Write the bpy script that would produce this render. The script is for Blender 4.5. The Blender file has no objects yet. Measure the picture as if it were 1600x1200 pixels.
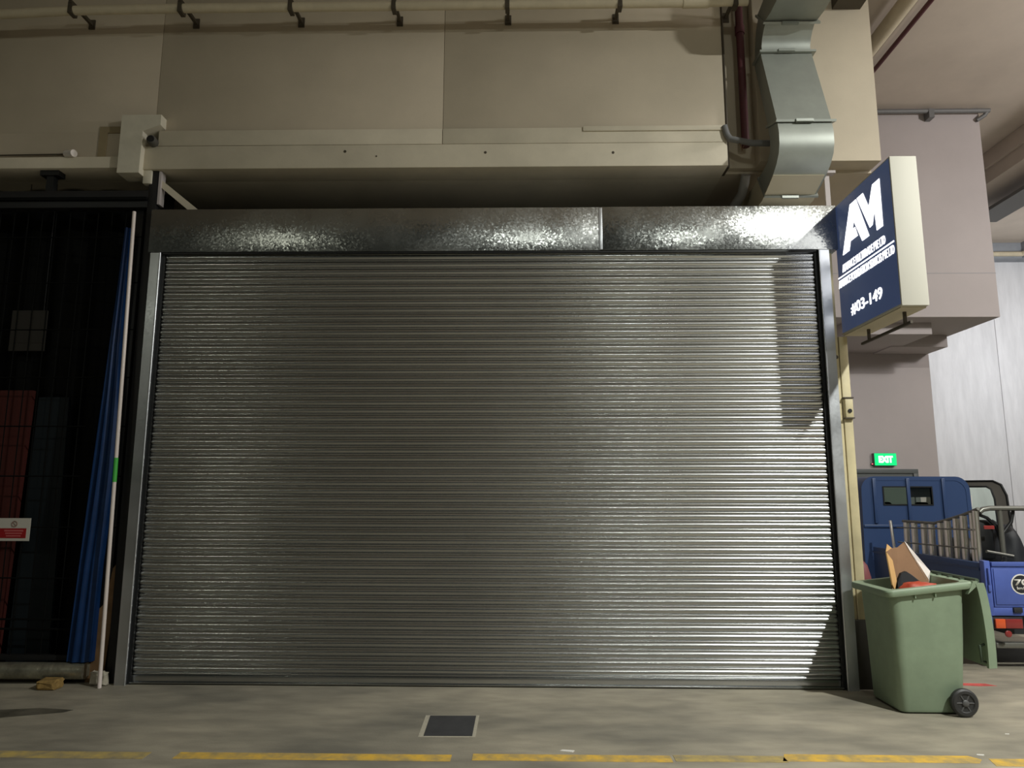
import bpy, bmesh, math, random
from mathutils import Vector, Matrix
random.seed(7)
PI = math.pi
scene = bpy.context.scene
COL = scene.collection

# ------------------------------------------------------------------ camera
cam_d = bpy.data.cameras.new('camera')
cam = bpy.data.objects.new('camera', cam_d); COL.objects.link(cam)
cam_d.sensor_fit = 'HORIZONTAL'; cam_d.sensor_width = 36.0
cam_d.lens = 1100.0 / 1600.0 * 36.0
YAW, PITCH, ROLL = -0.0200, 0.1552, 0.0024
fw = Vector((math.sin(YAW)*math.cos(PITCH), math.cos(YAW)*math.cos(PITCH), math.sin(PITCH)))
rt = Vector((math.cos(YAW), -math.sin(YAW), 0)); up = rt.cross(fw)
r2 = math.cos(ROLL)*rt + math.sin(ROLL)*up; u2 = -math.sin(ROLL)*rt + math.cos(ROLL)*up
cam.matrix_world = Matrix(((r2.x, u2.x, -fw.x, 0.3604), (r2.y, u2.y, -fw.y, -6.245), (r2.z, u2.z, -fw.z, 1.6), (0, 0, 0, 1)))
cam_d.clip_start = 0.05; cam_d.clip_end = 200
scene.camera = cam

# ------------------------------------------------------------------ world, lamps, fill light, exposure
world = bpy.data.worlds.new('world'); scene.world = world; world.use_nodes = True
bg = world.node_tree.nodes['Background']
bg.inputs[0].default_value = (0.78, 0.82, 0.68, 1); bg.inputs[1].default_value = 0.026
scene.view_settings.view_transform = 'Standard'; scene.view_settings.look = 'None'
scene.view_settings.gamma = 1.0; scene.view_settings.use_curve_mapping = False
scene.view_settings.exposure = 0.0

def lamp(name, kind, loc, target, energy, color, size=0.3, size_y=None):
    d = bpy.data.lights.new(name, kind); d.energy = energy; d.color = color
    if kind == 'AREA':
        d.shape = 'RECTANGLE' if size_y else 'DISK'; d.size = size
        if size_y: d.size_y = size_y
    else: d.shadow_soft_size = size
    o = bpy.data.objects.new(name, d); COL.objects.link(o); o.location = loc
    o.rotation_euler = (Vector(target)-Vector(loc)).to_track_quat('-Z', 'Y').to_euler()
    return o
lamp('driveway_lamp', 'AREA', (5.6, -5.0, 6.4), (5.35, -4.75, 0.0), 700, (0.985, 1.0, 0.94), 0.26)
lamp('driveway_lamp_middle', 'AREA', (2.8, -9.6, 5.9), (2.2, -3.0, 0.6), 60, (0.96, 1.0, 0.91), 0.6)
lamp('driveway_lamp_far', 'AREA', (-6.6, -9.0, 5.8), (-2.4, 0, 1.0), 20, (0.98, 1.0, 0.82), 0.25)
lamp('bay_lamp', 'AREA', (11.4, 6.2, 5.4), (11.2, 10.2, 3.2), 130, (0.95, 0.97, 1.0), 1.2, 0.3)
lamp('bay_fill', 'POINT', (9.6, -1.2, 5.7), (6.8, 4.4, 3.4), 720, (1.0, 0.96, 0.93), 0.35)  # added fill without a fixture, brightens the right-hand ceiling and column

# ------------------------------------------------------------------ materials
def srgb(r, g, b):
    f = lambda c: (c/255)/12.92 if c/255 <= 0.04045 else ((c/255+0.055)/1.055)**2.4
    return (f(r), f(g), f(b))
MATS = {}
def mat(name, col, rough=0.6, metal=0.0, var=0.0, vscale=4.0, bump=0.0, bscale=40.0, emit=None, estr=0.0,
        trans=0.0, stretch=(1, 1, 1), rvar=0.0, spec=0.5, col2=None, ior=1.45):
    m = bpy.data.materials.new(name); m.use_nodes = True; MATS[name] = m
    nt = m.node_tree; N = nt.nodes; L = nt.links; b = N['Principled BSDF']
    b.inputs['Base Color'].default_value = (*col, 1); b.inputs['Roughness'].default_value = rough
    b.inputs['Metallic'].default_value = metal; b.inputs['Specular IOR Level'].default_value = spec
    b.inputs['IOR'].default_value = ior
    if trans: b.inputs['Transmission Weight'].default_value = trans
    if emit: b.inputs['Emission Color'].default_value = (*emit, 1); b.inputs['Emission Strength'].default_value = estr
    if var or bump or rvar:
        g = N.new('ShaderNodeNewGeometry'); mp = N.new('ShaderNodeVectorMath'); mp.operation = 'MULTIPLY'
        mp.inputs[1].default_value = stretch; L.new(g.outputs['Position'], mp.inputs[0])
    if var or rvar:
        n = N.new('ShaderNodeTexNoise'); n.inputs['Scale'].default_value = vscale; n.inputs['Detail'].default_value = 7
        n.inputs['Roughness'].default_value = 0.62
        L.new(mp.outputs[0], n.inputs['Vector'])
    if var:
        mx = N.new('ShaderNodeMix'); mx.data_type = 'RGBA'; r = N.new('ShaderNodeMapRange')
        r.inputs[1].default_value = 0.35; r.inputs[2].default_value = 0.65
        L.new(n.outputs[0], r.inputs[0]); L.new(r.outputs[0], mx.inputs[0])
        c2 = col2 if col2 else tuple(c*(1-var) for c in col)
        mx.inputs[6].default_value = (*c2, 1); mx.inputs[7].default_value = (*[min(1, c*(1+var*0.4)) for c in col], 1)
        L.new(mx.outputs[2], b.inputs['Base Color'])
    if rvar:
        r = N.new('ShaderNodeMapRange'); r.inputs[1].default_value = 0.3; r.inputs[2].default_value = 0.7
        r.inputs[3].default_value = rough-rvar; r.inputs[4].default_value = rough+rvar
        L.new(n.outputs[0], r.inputs[0]); L.new(r.outputs[0], b.inputs['Roughness'])
    if bump:
        n2 = N.new('ShaderNodeTexNoise'); n2.inputs['Scale'].default_value = bscale; n2.inputs['Detail'].default_value = 4
        L.new(mp.outputs[0], n2.inputs['Vector'])
        bp = N.new('ShaderNodeBump'); bp.inputs['Strength'].default_value = bump; bp.inputs['Distance'].default_value = 0.01
        L.new(n2.outputs[0], bp.inputs['Height']); L.new(bp.outputs[0], b.inputs['Normal'])
    return m
def zinc(name, col, rough, jitter, scale, streak=None, rv=0.08):
    """galvanised steel: crystal spangle that tilts the surface a little from cell to cell"""
    m = bpy.data.materials.new(name); m.use_nodes = True; MATS[name] = m
    nt = m.node_tree; N = nt.nodes; L = nt.links; b = N['Principled BSDF']
    b.inputs['Metallic'].default_value = 1.0
    g = N.new('ShaderNodeNewGeometry'); v = N.new('ShaderNodeTexVoronoi'); v.inputs['Scale'].default_value = scale
    L.new(g.outputs['Position'], v.inputs['Vector'])
    s = N.new('ShaderNodeVectorMath'); s.operation = 'SUBTRACT'; s.inputs[1].default_value = (0.5, 0.5, 0.5)
    L.new(v.outputs['Color'], s.inputs[0])
    k = N.new('ShaderNodeVectorMath'); k.operation = 'SCALE'; k.inputs['Scale'].default_value = jitter; L.new(s.outputs[0], k.inputs[0])
    a = N.new('ShaderNodeVectorMath'); a.operation = 'ADD'; L.new(g.outputs['Normal'], a.inputs[0]); L.new(k.outputs[0], a.inputs[1])
    nn = N.new('ShaderNodeVectorMath'); nn.operation = 'NORMALIZE'; L.new(a.outputs[0], nn.inputs[0]); L.new(nn.outputs[0], b.inputs['Normal'])
    n = N.new('ShaderNodeTexNoise'); n.inputs['Scale'].default_value = 2.0; n.inputs['Detail'].default_value = 6
    mp = N.new('ShaderNodeVectorMath'); mp.operation = 'MULTIPLY'; mp.inputs[1].default_value = streak or (1, 1, 1)
    L.new(g.outputs['Position'], mp.inputs[0]); L.new(mp.outputs[0], n.inputs['Vector'])
    r = N.new('ShaderNodeMapRange'); r.inputs[1].default_value = 0.3; r.inputs[2].default_value = 0.7
    r.inputs[3].default_value = rough-rv; r.inputs[4].default_value = rough+rv
    L.new(n.outputs[0], r.inputs[0]); L.new(r.outputs[0], b.inputs['Roughness'])
    mx = N.new('ShaderNodeMix'); mx.data_type = 'RGBA'; L.new(n.outputs[0], mx.inputs[0])
    mx.inputs[6].default_value = (*[c*0.82 for c in col], 1); mx.inputs[7].default_value = (*[min(1, c*1.1) for c in col], 1)
    L.new(mx.outputs[2], b.inputs['Base Color'])
    return m

mat('slat_zinc', (0.52, 0.53, 0.53), 0.25, 1.0, var=0.10, vscale=1.4, stretch=(0.5, 1, 1.5))
zinc('hood_zinc', (0.42, 0.43, 0.42), 0.27, 0.11, 75)
zinc('rail_zinc', (0.66, 0.68, 0.71), 0.40, 0.03, 60)
mat('duct_zinc', srgb(152, 156, 149), 0.45, 0.3, var=0.12, vscale=3)
mat('wall_paint', srgb(192, 180, 160), 0.75, var=0.10, vscale=0.9, bump=0.06, bscale=60)
mat('lintel_paint', srgb(201, 192, 172), 0.7, var=0.12, vscale=1.6, bump=0.08, bscale=50)
mat('frame_paint', srgb(206, 200, 182), 0.7, var=0.10, vscale=5, bump=0.1, bscale=30)
mat('patch_paint', srgb(150, 135, 105), 0.8, var=0.1)
mat('mauve_paint', srgb(182, 174, 173), 0.75, var=0.06, vscale=0.8, bump=0.04)
mat('ceiling_paint', srgb(202, 190, 177), 0.8, var=0.12, vscale=0.6, bump=0.05)
mat('far_beam_paint', srgb(150, 154, 160), 0.8, var=0.08)
mat('far_wall_paint', srgb(222, 222, 224), 0.8, var=0.10, vscale=2.2, stretch=(3, 3, 0.5), bump=0.15, bscale=25)
mat('shop_inside', srgb(46, 43, 38), 0.9)  # darkness of the unlit interior put into the colour
mat('pipe_cream', srgb(206, 194, 168), 0.5, var=0.1, vscale=6)
mat('pipe_red', srgb(84, 42, 47), 0.5, var=0.15)  # red darkened to carry the duct's shade
mat('pipe_grey', srgb(112, 112, 112), 0.5)
mat('bracket_dark', srgb(72, 64, 52), 0.6)
mat('black_steel', srgb(28, 28, 29), 0.5, var=0.2)
mat('black_plastic', srgb(26, 27, 28), 0.45, spec=0.4)
mat('dark_backdrop', (0.003, 0.0032, 0.003), 0.6, var=0.4, vscale=2, bump=0.3, bscale=6, spec=0.12)
mat('mesh_wire', srgb(14, 15, 14), 0.8, spec=0.1)
mat('blue_tarp', srgb(16, 48, 92), 0.5, var=0.2, vscale=8, spec=0.3)
mat('red_sheet', srgb(70, 24, 18), 0.7, var=0.3, stretch=(8, 1, 0.4))
mat('teal_sheet', srgb(7, 18, 24), 0.6)
mat('white_pole', srgb(224, 212, 206), 0.35)
mat('green_tape', srgb(70, 175, 70), 0.5)
mat('foil_pipe', srgb(165, 162, 145), 0.35, 0.7, var=0.4, vscale=9, bump=0.5, bscale=18)
mat('stone', srgb(150, 122, 70), 0.9, var=0.3, vscale=14, bump=0.6, bscale=30)
mat('plaster', srgb(170, 164, 148), 0.9, bump=0.5, bscale=40)
mat('wood_brown', srgb(120, 92, 62), 0.8, var=0.3, vscale=8)
mat('notice_white', srgb(196, 192, 182), 0.5)
mat('notice_red', srgb(150, 24, 30), 0.5)
mat('notice_pale', srgb(190, 96, 96), 0.5)
mat('notice_line', srgb(140, 110, 100), 0.5)
mat('sign_navy', srgb(58, 72, 108), 0.25, emit=srgb(62, 76, 110), estr=0.45)
mat('sign_white', (0.9, 0.9, 0.9), 0.4, emit=(1, 1, 1), estr=2.2)
mat('sign_case', srgb(200, 197, 186), 0.6, spec=0.3)
mat('sign_under', srgb(200, 190, 165), 0.6)
mat('exit_green', srgb(0, 150, 80), 0.4, emit=srgb(0, 225, 125), estr=1.1)
mat('exit_white', (0.9, 1, 0.95), 0.4, emit=(0.8, 1.0, 0.9), estr=2.2)
mat('red_led', (0.8, 0.1, 0.1), 0.4, emit=(1.0, 0.12, 0.15), estr=2.0)
mat('post_beige', srgb(204, 192, 154), 0.5, var=0.16, vscale=3)
mat('post_dark', srgb(78, 76, 70), 0.7, var=0.2)
mat('door_grey', srgb(96, 100, 100), 0.5)
mat('bin_green', srgb(136, 153, 129), 0.5, var=0.10, vscale=5, bump=0.03, bscale=150)
mat('bin_dark', srgb(70, 84, 68), 0.5)
mat('rubber', srgb(50, 50, 50), 0.5, var=0.15, vscale=20)
mat('hub_grey', srgb(84, 84, 84), 0.45)
mat('cardboard', srgb(150, 116, 88), 0.8, var=0.12, vscale=6)
mat('cardboard_light', srgb(206, 164, 108), 0.8)
mat('card_white', srgb(228, 220, 214), 0.6)
mat('red_bag', srgb(176, 70, 48), 0.5)
mat('truck_navy', srgb(50, 70, 108), 0.36, spec=0.5)
mat('truck_blue', srgb(78, 98, 172), 0.45, var=0.08, vscale=6)
mat('truck_dark', srgb(34, 36, 40), 0.6)
mat('lens_orange', srgb(205, 88, 48), 0.25)
mat('lens_red', srgb(132, 50, 48), 0.25)
mat('truck_glass', (0.80, 0.90, 0.82), 0.03, trans=1.0, ior=1.05)
mat('door_trim', srgb(104, 100, 94), 0.5)
mat('chrome', (0.82, 0.80, 0.75), 0.32, 1.0)
mat('tube_grey', srgb(118, 118, 112), 0.4, 0.6)
mat('maroon', srgb(116, 66, 68), 0.5)
mat('yellow_paint', srgb(206, 166, 62), 0.8, var=0.35, vscale=9, col2=srgb(160, 142, 96))
mat('yellow_worn', srgb(172, 150, 84), 0.85, var=0.5, vscale=9, col2=srgb(138, 128, 102))
mat('red_paint', srgb(190, 84, 78), 0.85, var=0.3, vscale=12)
mat('drain_steel', srgb(66, 66, 68), 0.6, 0.2, var=0.2, vscale=10)
mat('scrap_white', srgb(225, 222, 215), 0.7)
mat('dark_floor', srgb(66, 63, 54), 0.5, var=0.4, vscale=5, col2=srgb(104, 100, 88))
mat('hose_pale', srgb(150, 146, 140), 0.6)

def concrete_floor():
    m = bpy.data.materials.new('concrete'); m.use_nodes = True; MATS['concrete'] = m
    nt = m.node_tree; N = nt.nodes; L = nt.links; b = N['Principled BSDF']
    g = N.new('ShaderNodeNewGeometry')
    def noise(scale, det, st):
        mp = N.new('ShaderNodeVectorMath'); mp.operation = 'MULTIPLY'; mp.inputs[1].default_value = st
        L.new(g.outputs['Position'], mp.inputs[0]); n = N.new('ShaderNodeTexNoise')
        n.inputs['Scale'].default_value = scale; n.inputs['Detail'].default_value = det; L.new(mp.outputs[0], n.inputs['Vector']); return n
    n1 = noise(0.9, 6, (0.7, 1.6, 1)); n2 = noise(5, 8, (0.6, 1.5, 1)); n3 = noise(70, 4, (1, 1, 1))
    r = N.new('ShaderNodeValToRGB'); e = r.color_ramp.elements
    e[0].position = 0.34; e[0].color = (*srgb(124, 120, 108), 1); e[1].position = 0.66; e[1].color = (*srgb(172, 164, 145), 1)
    L.new(n1.outputs[0], r.inputs[0])
    mx = N.new('ShaderNodeMix'); mx.data_type = 'RGBA'; mx.blend_type = 'MULTIPLY'; mx.inputs[0].default_value = 0.75
    r2 = N.new('ShaderNodeValToRGB'); e = r2.color_ramp.elements
    e[0].position = 0.36; e[0].color = (0.70, 0.70, 0.71, 1); e[1].position = 0.62; e[1].color = (1, 1, 1, 1)
    L.new(n2.outputs[0], r2.inputs[0]); L.new(r.outputs[0], mx.inputs[6]); L.new(r2.outputs[0], mx.inputs[7])
    L.new(mx.outputs[2], b.inputs['Base Color']); b.inputs['Roughness'].default_value = 0.62
    bp = N.new('ShaderNodeBump'); bp.inputs['Strength'].default_value = 0.12; bp.inputs['Distance'].default_value = 0.01
    L.new(n3.outputs[0], bp.inputs['Height']); L.new(bp.outputs[0], b.inputs['Normal'])
concrete_floor()

# ------------------------------------------------------------------ helpers (all shapes are given in world metres)
ORG = {}
def origin(o):
    while o is not None and o.parent is not None: o = o.parent
    return Vector(o.location) if o is not None else Vector((0, 0, 0))
def thing(name, label, cat, loc, group=None, kind=None):
    o = bpy.data.objects.new(name, None); COL.objects.link(o); o.location = loc; o.empty_display_size = 0.1
    return tag(o, label, cat, group, kind)
def tag(o, label, cat, group=None, kind=None):
    o['label'] = label; o['category'] = cat
    if group: o['group'] = group
    if kind: o['kind'] = kind
    return o
def link_bm(name, bm, m, parent=None, smooth=False, recalc=True):
    if recalc: bmesh.ops.recalc_face_normals(bm, faces=bm.faces)
    vs = [v.co for v in bm.verts]
    if parent is not None: off = origin(parent)
    else:
        c = sum(vs, Vector())/len(vs); off = Vector((c.x, c.y, min(v.z for v in vs)))
    for v in bm.verts: v.co -= off
    me = bpy.data.meshes.new(name); bm.to_mesh(me); bm.free()
    if m: me.materials.append(MATS[m])
    if smooth:
        me.polygons.foreach_set('use_smooth', [True]*len(me.polygons))
        if smooth != 'all':
            me.set_sharp_from_angle(angle=math.radians(38))
    o = bpy.data.objects.new(name, me); COL.objects.link(o)
    if parent is not None: o.parent = parent
    else: o.location = off
    return o
def b_box(bm, x0, x1, y0, y1, z0, z1, bev=0.0, seg=2):
    r = bmesh.ops.create_cube(bm, size=1.0)['verts']
    for v in r:
        v.co = Vector(((x0+x1)/2+v.co.x*(x1-x0), (y0+y1)/2+v.co.y*(y1-y0), (z0+z1)/2+v.co.z*(z1-z0)))
    if bev:
        es = list({e for v in r for e in v.link_edges})
        bmesh.ops.bevel(bm, geom=es, offset=bev, segments=seg, affect='EDGES', profile=0.5)
def box(name, ext, m, parent=None, bev=0.0):
    bm = bmesh.new(); b_box(bm, *ext, bev=bev); return link_bm(name, bm, m, parent, smooth=bool(bev))
def boxes(name, exts, m, parent=None, bev=0.0):
    bm = bmesh.new()
    for e in exts: b_box(bm, *e, bev=bev)
    return link_bm(name, bm, m, parent, smooth=bool(bev))
def b_tube(bm, pts, r, seg=12, closed=False, rad=None):
    pts = [Vector(p) for p in pts]; n = len(pts); rings = []
    ref = None
    for i, p in enumerate(pts):
        if closed: t = (pts[(i+1) % n]-pts[i-1])
        elif i == 0: t = pts[1]-p
        elif i == n-1: t = p-pts[i-1]
        else: t = (pts[i+1]-p).normalized()+(p-pts[i-1]).normalized()
        t.normalize()
        if ref is None: ref = Vector((0, 0, 1)) if abs(t.z) < 0.9 else Vector((1, 0, 0))
        a = (ref-t*ref.dot(t)).normalized(); ref = a; c = t.cross(a)
        k = 1.0
        if 0 < i < n-1 and not closed:
            d = (pts[i+1]-p).normalized().dot((p-pts[i-1]).normalized()); k = 1/max(0.5, math.sqrt((1+d)/2))
        rr = (rad[i] if rad else r)*k
        rings.append([bm.verts.new(p+rr*(math.cos(2*PI*j/seg)*a+math.sin(2*PI*j/seg)*c)) for j in range(seg)])
    m = n if closed else n-1
    for i in range(m):
        A, B = rings[i], rings[(i+1) % n]
        for j in range(seg): bm.faces.new((A[j], A[(j+1) % seg], B[(j+1) % seg], B[j]))
    if not closed: bm.faces.new(rings[0][::-1]); bm.faces.new(rings[-1])
def tube(name, pts, r, m, parent=None, seg=12, closed=False, rad=None):
    bm = bmesh.new(); b_tube(bm, pts, r, seg, closed, rad); return link_bm(name, bm, m, parent, smooth=True)
def tubes(name, lst, m, parent=None, seg=10):
    bm = bmesh.new()
    for pts, r in lst: b_tube(bm, pts, r, seg)
    return link_bm(name, bm, m, parent, smooth=True)
def arc(fn, a0, a1, n): return [fn(a0+(a1-a0)*i/n) for i in range(n+1)]
def b_prism(bm, poly, d):
    """closed polygon (list of 3D points) pushed along d"""
    d = Vector(d); A = [bm.verts.new(Vector(p)) for p in poly]; B = [bm.verts.new(Vector(p)+d) for p in poly]; n = len(A)
    bm.faces.new(A); bm.faces.new(B[::-1])
    for i in range(n): bm.faces.new((A[i], B[i], B[(i+1) % n], A[(i+1) % n]))
def prism(name, poly, d, m, parent=None, smooth=False):
    bm = bmesh.new(); b_prism(bm, poly, d); return link_bm(name, bm, m, parent, smooth)
def b_loft(bm, rings, cap0=True, cap1=True):
    R = [[bm.verts.new(Vector(p)) for p in r] for r in rings]; n = len(R[0])
    for A, B in zip(R, R[1:]):
        for j in range(n): bm.faces.new((A[j], A[(j+1) % n], B[(j+1) % n], B[j]))
    if cap0: bm.faces.new(R[0][::-1])
    if cap1: bm.faces.new(R[-1])
def b_lathe(bm, prof, c, axis, seg=28):
    """prof: (radius, along) pairs, closed to the axis at both ends"""
    c = Vector(c); ax = Vector(axis).normalized(); a = ax.orthogonal().normalized(); b = ax.cross(a)
    b_loft(bm, [[c+ax*h+r*(math.cos(2*PI*j/seg)*a+math.sin(2*PI*j/seg)*b) for j in range(seg)] for r, h in prof])
def lathe(name, prof, c, axis, m, parent=None, seg=28):
    bm = bmesh.new(); b_lathe(bm, prof, c, axis, seg); return link_bm(name, bm, m, parent, smooth=True)
def rrect(x0, x1, y0, y1, r, z, n=5):
    out = []
    for cx, cy, a in ((x1-r, y1-r, 0), (x0+r, y1-r, PI/2), (x0+r, y0+r, PI), (x1-r, y0+r, 3*PI/2)):
        for i in range(n+1):
            t = a+PI/2*i/n; zz = z(cx+r*math.cos(t)) if callable(z) else z
            out.append((cx+r*math.cos(t), cy+r*math.sin(t), zz))
    return out
def text_mesh(name, txt, o, right, upv, width, height, m, parent, depth=0.004, bold=0.0):
    """lettering laid on a plane: o = lower left corner of the block"""
    cu = bpy.data.curves.new(name, 'FONT'); cu.body = txt; cu.size = 1.0; cu.offset = bold; cu.resolution_u = 3
    tmp = bpy.data.objects.new('tmp', cu); COL.objects.link(tmp)
    bpy.context.view_layer.update()
    me0 = tmp.evaluated_get(bpy.context.evaluated_depsgraph_get()).to_mesh()
    bm = bmesh.new(); bm.from_mesh(me0); bpy.data.objects.remove(tmp); bpy.data.curves.remove(cu)
    xs = [v.co.x for v in bm.verts]; ys = [v.co.y for v in bm.verts]
    R, U, O = Vector(right), Vector(upv), Vector(o); Nn = R.cross(U)
    for v in bm.verts:
        x = (v.co.x-min(xs))/(max(xs)-min(xs))*width; y = (v.co.y-min(ys))/(max(ys)-min(ys))*height
        v.co = O+R*x+U*y
    bmesh.ops.remove_doubles(bm, verts=bm.verts, dist=1e-6)
    r = bmesh.ops.extrude_face_region(bm, geom=list(bm.faces))
    for v in [g for g in r['geom'] if isinstance(g, bmesh.types.BMVert)]: v.co += Nn*depth
    return link_bm(name, bm, m, parent)

# ================================================================== THE SETTING
fl = bmesh.new(); b_box(fl, -14, 18, -14, 18, -0.3, 0)
tag(link_bm('floor', fl, 'concrete'), 'stained grey concrete driveway floor', 'floor', kind='structure')
cl = bmesh.new(); b_box(cl, -14, 18, -8, 18, 7.5, 7.8)
tag(link_bm('ceiling', cl, 'ceiling_paint'), 'painted concrete slab ceiling high above the driveway', 'ceiling', kind='structure')

wf = thing('wall_front', 'beige painted panel wall above the roller shutter', 'wall', (0, 0.1, 4.64), kind='structure')
for x0, x1 in ((-14, -7.9), (-7.897, -5.405), (-5.402, -3.205), (-3.202, -0.432), (-0.429, 2.252)):
    box('panel', (x0, x1, 0.0, 0.20, 5.03, 7.5), 'wall_paint', wf, 0.004)
box('panel', (2.56, 3.685, 0.0, 0.20, 4.69, 7.5), 'wall_paint', wf, 0.004)
box('panel', (2.275, 2.56, 0.14, 0.20, 4.69, 7.5), 'wall_paint', wf)  # set back on purpose so this strip beside the duct falls in shade
box('backing', (-14, 3.685, 0.2, 1.3, 4.66, 7.5), 'wall_paint', wf)
box('joint_fill', (2.252, 2.275, 0.012, 0.2, 4.64, 7.5), 'bracket_dark', wf)

ln = thing('trim_1', 'cream painted concrete lintel band above the shutter', 'lintel', (-0.5, 0, 4.635), kind='structure')
box('lower_band', (-3.30, 2.25, -0.035, 0.25, 4.635, 4.868), 'lintel_paint', ln, 0.006)
box('upper_band', (-3.15, -0.432, -0.030, 0.25, 4.872, 5.03), 'lintel_paint', ln, 0.006)
box('upper_band', (-0.428, 2.25, -0.030, 0.25, 4.872, 5.03), 'lintel_paint', ln, 0.006)
box('ledge', (0.9, 2.25, -0.045, 0.0, 4.985, 5.035), 'lintel_paint', ln, 0.006)
for x, z, r in ((-1.35, 4.80, 0.014), (-0.02, 4.78, 0.013), (1.18, 4.77, 0.013), (-1.05, 4.75, 0.008)): lathe('anchor_hole', [(r, 0), (r, 0.004)], (x, -0.034, z), (0, -1, 0), 'bracket_dark', ln, 10)
box('soffit', (-3.30, 2.25, 0.25, 1.3, 4.635, 4.66), 'lintel_paint', ln)
l2 = thing('trim_2', 'beige lower lip of the wall left of the shutter', 'lintel', (-5, 0, 4.65), kind='structure')
box('lip', (-14, -3.48, -0.04, 0.25, 4.65, 4.765), 'lintel_paint', l2, 0.006)
box('wall_strip', (-14, -3.28, 0.0, 0.25, 4.70, 5.03), 'wall_paint', l2)
box('soffit', (-14, -3.28, 0.25, 1.3, 4.65, 4.70), 'lintel_paint', l2)
fr = thing('trim_3', 'raised cream corner block at the left end of the lintel', 'trim', (-3.35, 0, 4.57), kind='structure')
prism('corner_block', [(-3.478, -0.10, 4.572), (-3.27, -0.10, 4.572), (-3.265, -0.10, 4.99), (-3.10, -0.10, 5.05), (-3.10, -0.10, 5.155), (-3.478, -0.10, 5.155)], (0, 0.2, 0), 'frame_paint', fr)
box('inner_jamb', (-3.275, -3.19, -0.02, 0.2, 4.50, 4.64), 'frame_paint', fr, 0.01)
pt = thing('trim_4', 'brown angle of bare patched plaster beside the corner block', 'trim', (-3.6, 0, 4.69), kind='structure')
prism('patch', [(-3.735, -0.012, 4.77), (-3.66, -0.012, 4.77), (-3.66, -0.012, 5.02), (-3.478, -0.012, 5.02), (-3.478, -0.012, 5.085), (-3.735, -0.012, 5.085)], (0, 0.03, 0), 'patch_paint', pt)

tag(box('wall_back', (-14, 3.1, 1.3, 1.5, 0, 7.5), 'shop_inside'), 'dark wall inside behind the shutter', 'wall', kind='structure')
tag(box('wall_right', (2.98, 3.20, 0.45, 5.8, 0, 4.2), 'mauve_paint'), 'side wall of the unit behind the beige post', 'wall', kind='structure')

col = thing('wall_column', 'mauve painted column block carrying the exit sign', 'column', (6.2, 5.8, 0), kind='structure')
box('head_block', (3.7, 7.36, 4.0, 7.6, 4.20, 7.5), 'mauve_paint', col, 0.01)
box('shaft', (3.2, 7.30, 5.8, 7.4, 0, 4.20), 'mauve_paint', col, 0.01)
box('pour_line', (3.7, 7.362, 3.997, 4.02, 4.868, 4.874), 'far_beam_paint', col)
box('drop_beam', (5.2, 6.55, 4.35, 5.8, 4.02, 4.20), 'mauve_paint', col, 0.01)
box('step_block', (6.35, 7.28, 5.2, 5.8, 4.0, 4.20), 'mauve_paint', col, 0.01)

dr = thing('door_1', 'grey steel door frame under the green exit sign', 'door', (6.2, 5.8, 0), kind='structure')
box('frame_head', (5.0, 6.92, 5.74, 5.80, 1.96, 2.03), 'door_grey', dr, 0.005)
box('frame_jamb', (6.84, 6.92, 5.74, 5.80, 0, 1.96), 'door_grey', dr, 0.005)
box('frame_jamb', (5.0, 5.08, 5.74, 5.80, 0, 1.96), 'door_grey', dr, 0.005)
box('leaf', (5.08, 6.84, 5.77, 5.80, 0, 1.96), 'door_grey', dr)

wb = thing('wall_far', 'bright pale rough concrete wall at the far right', 'wall', (11, 10, 0), kind='structure')
xs = [6.0, 9.2, 11.44, 13.7, 18]
for a, b in zip(xs, xs[1:]): box('panel', (a+0.006, b-0.006, 10.2, 10.4, 0, 7.12), 'far_wall_paint', wb, 0.004)
box('backing', (6.0, 18, 10.23, 10.5, 0, 7.5), 'far_beam_paint', wb)
bm_ = thing('beam_far', 'grey blue cross beam over the pale far wall', 'beam', (12, 10, 7.1), kind='structure')
box('beam_face', (6, 12.05, 9.9, 10.5, 7.12, 7.5), 'far_beam_paint', bm_, 0.01)
box('beam_return', (12.05, 18, 9.3, 10.5, 7.12, 7.5), 'far_beam_paint', bm_, 0.01)
lb = thing('beam_side', 'beige ceiling beam running back beside the mauve column head', 'beam', (9, 5, 6.9), kind='structure')
box('beam_web', (8.42, 9.3, -8, 9.9, 6.98, 7.5), 'ceiling_paint', lb, 0.01)
box('beam_flange', (8.36, 8.42, -8, 9.9, 7.22, 7.5), 'ceiling_paint', lb, 0.01)
ct = thing('cable_tray', 'dark cable tray hanging under the beige ceiling beam', 'tray', (9.2, 4, 6.7))
box('tray_body', (8.75, 9.25, -4, 6.6, 6.70, 6.76), 'pipe_grey', ct)
for y in (-3, -1, 1, 3, 5): box('hanger', (8.98, 9.02, y-0.02, y+0.02, 6.76, 6.98), 'pipe_grey', ct)

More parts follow.
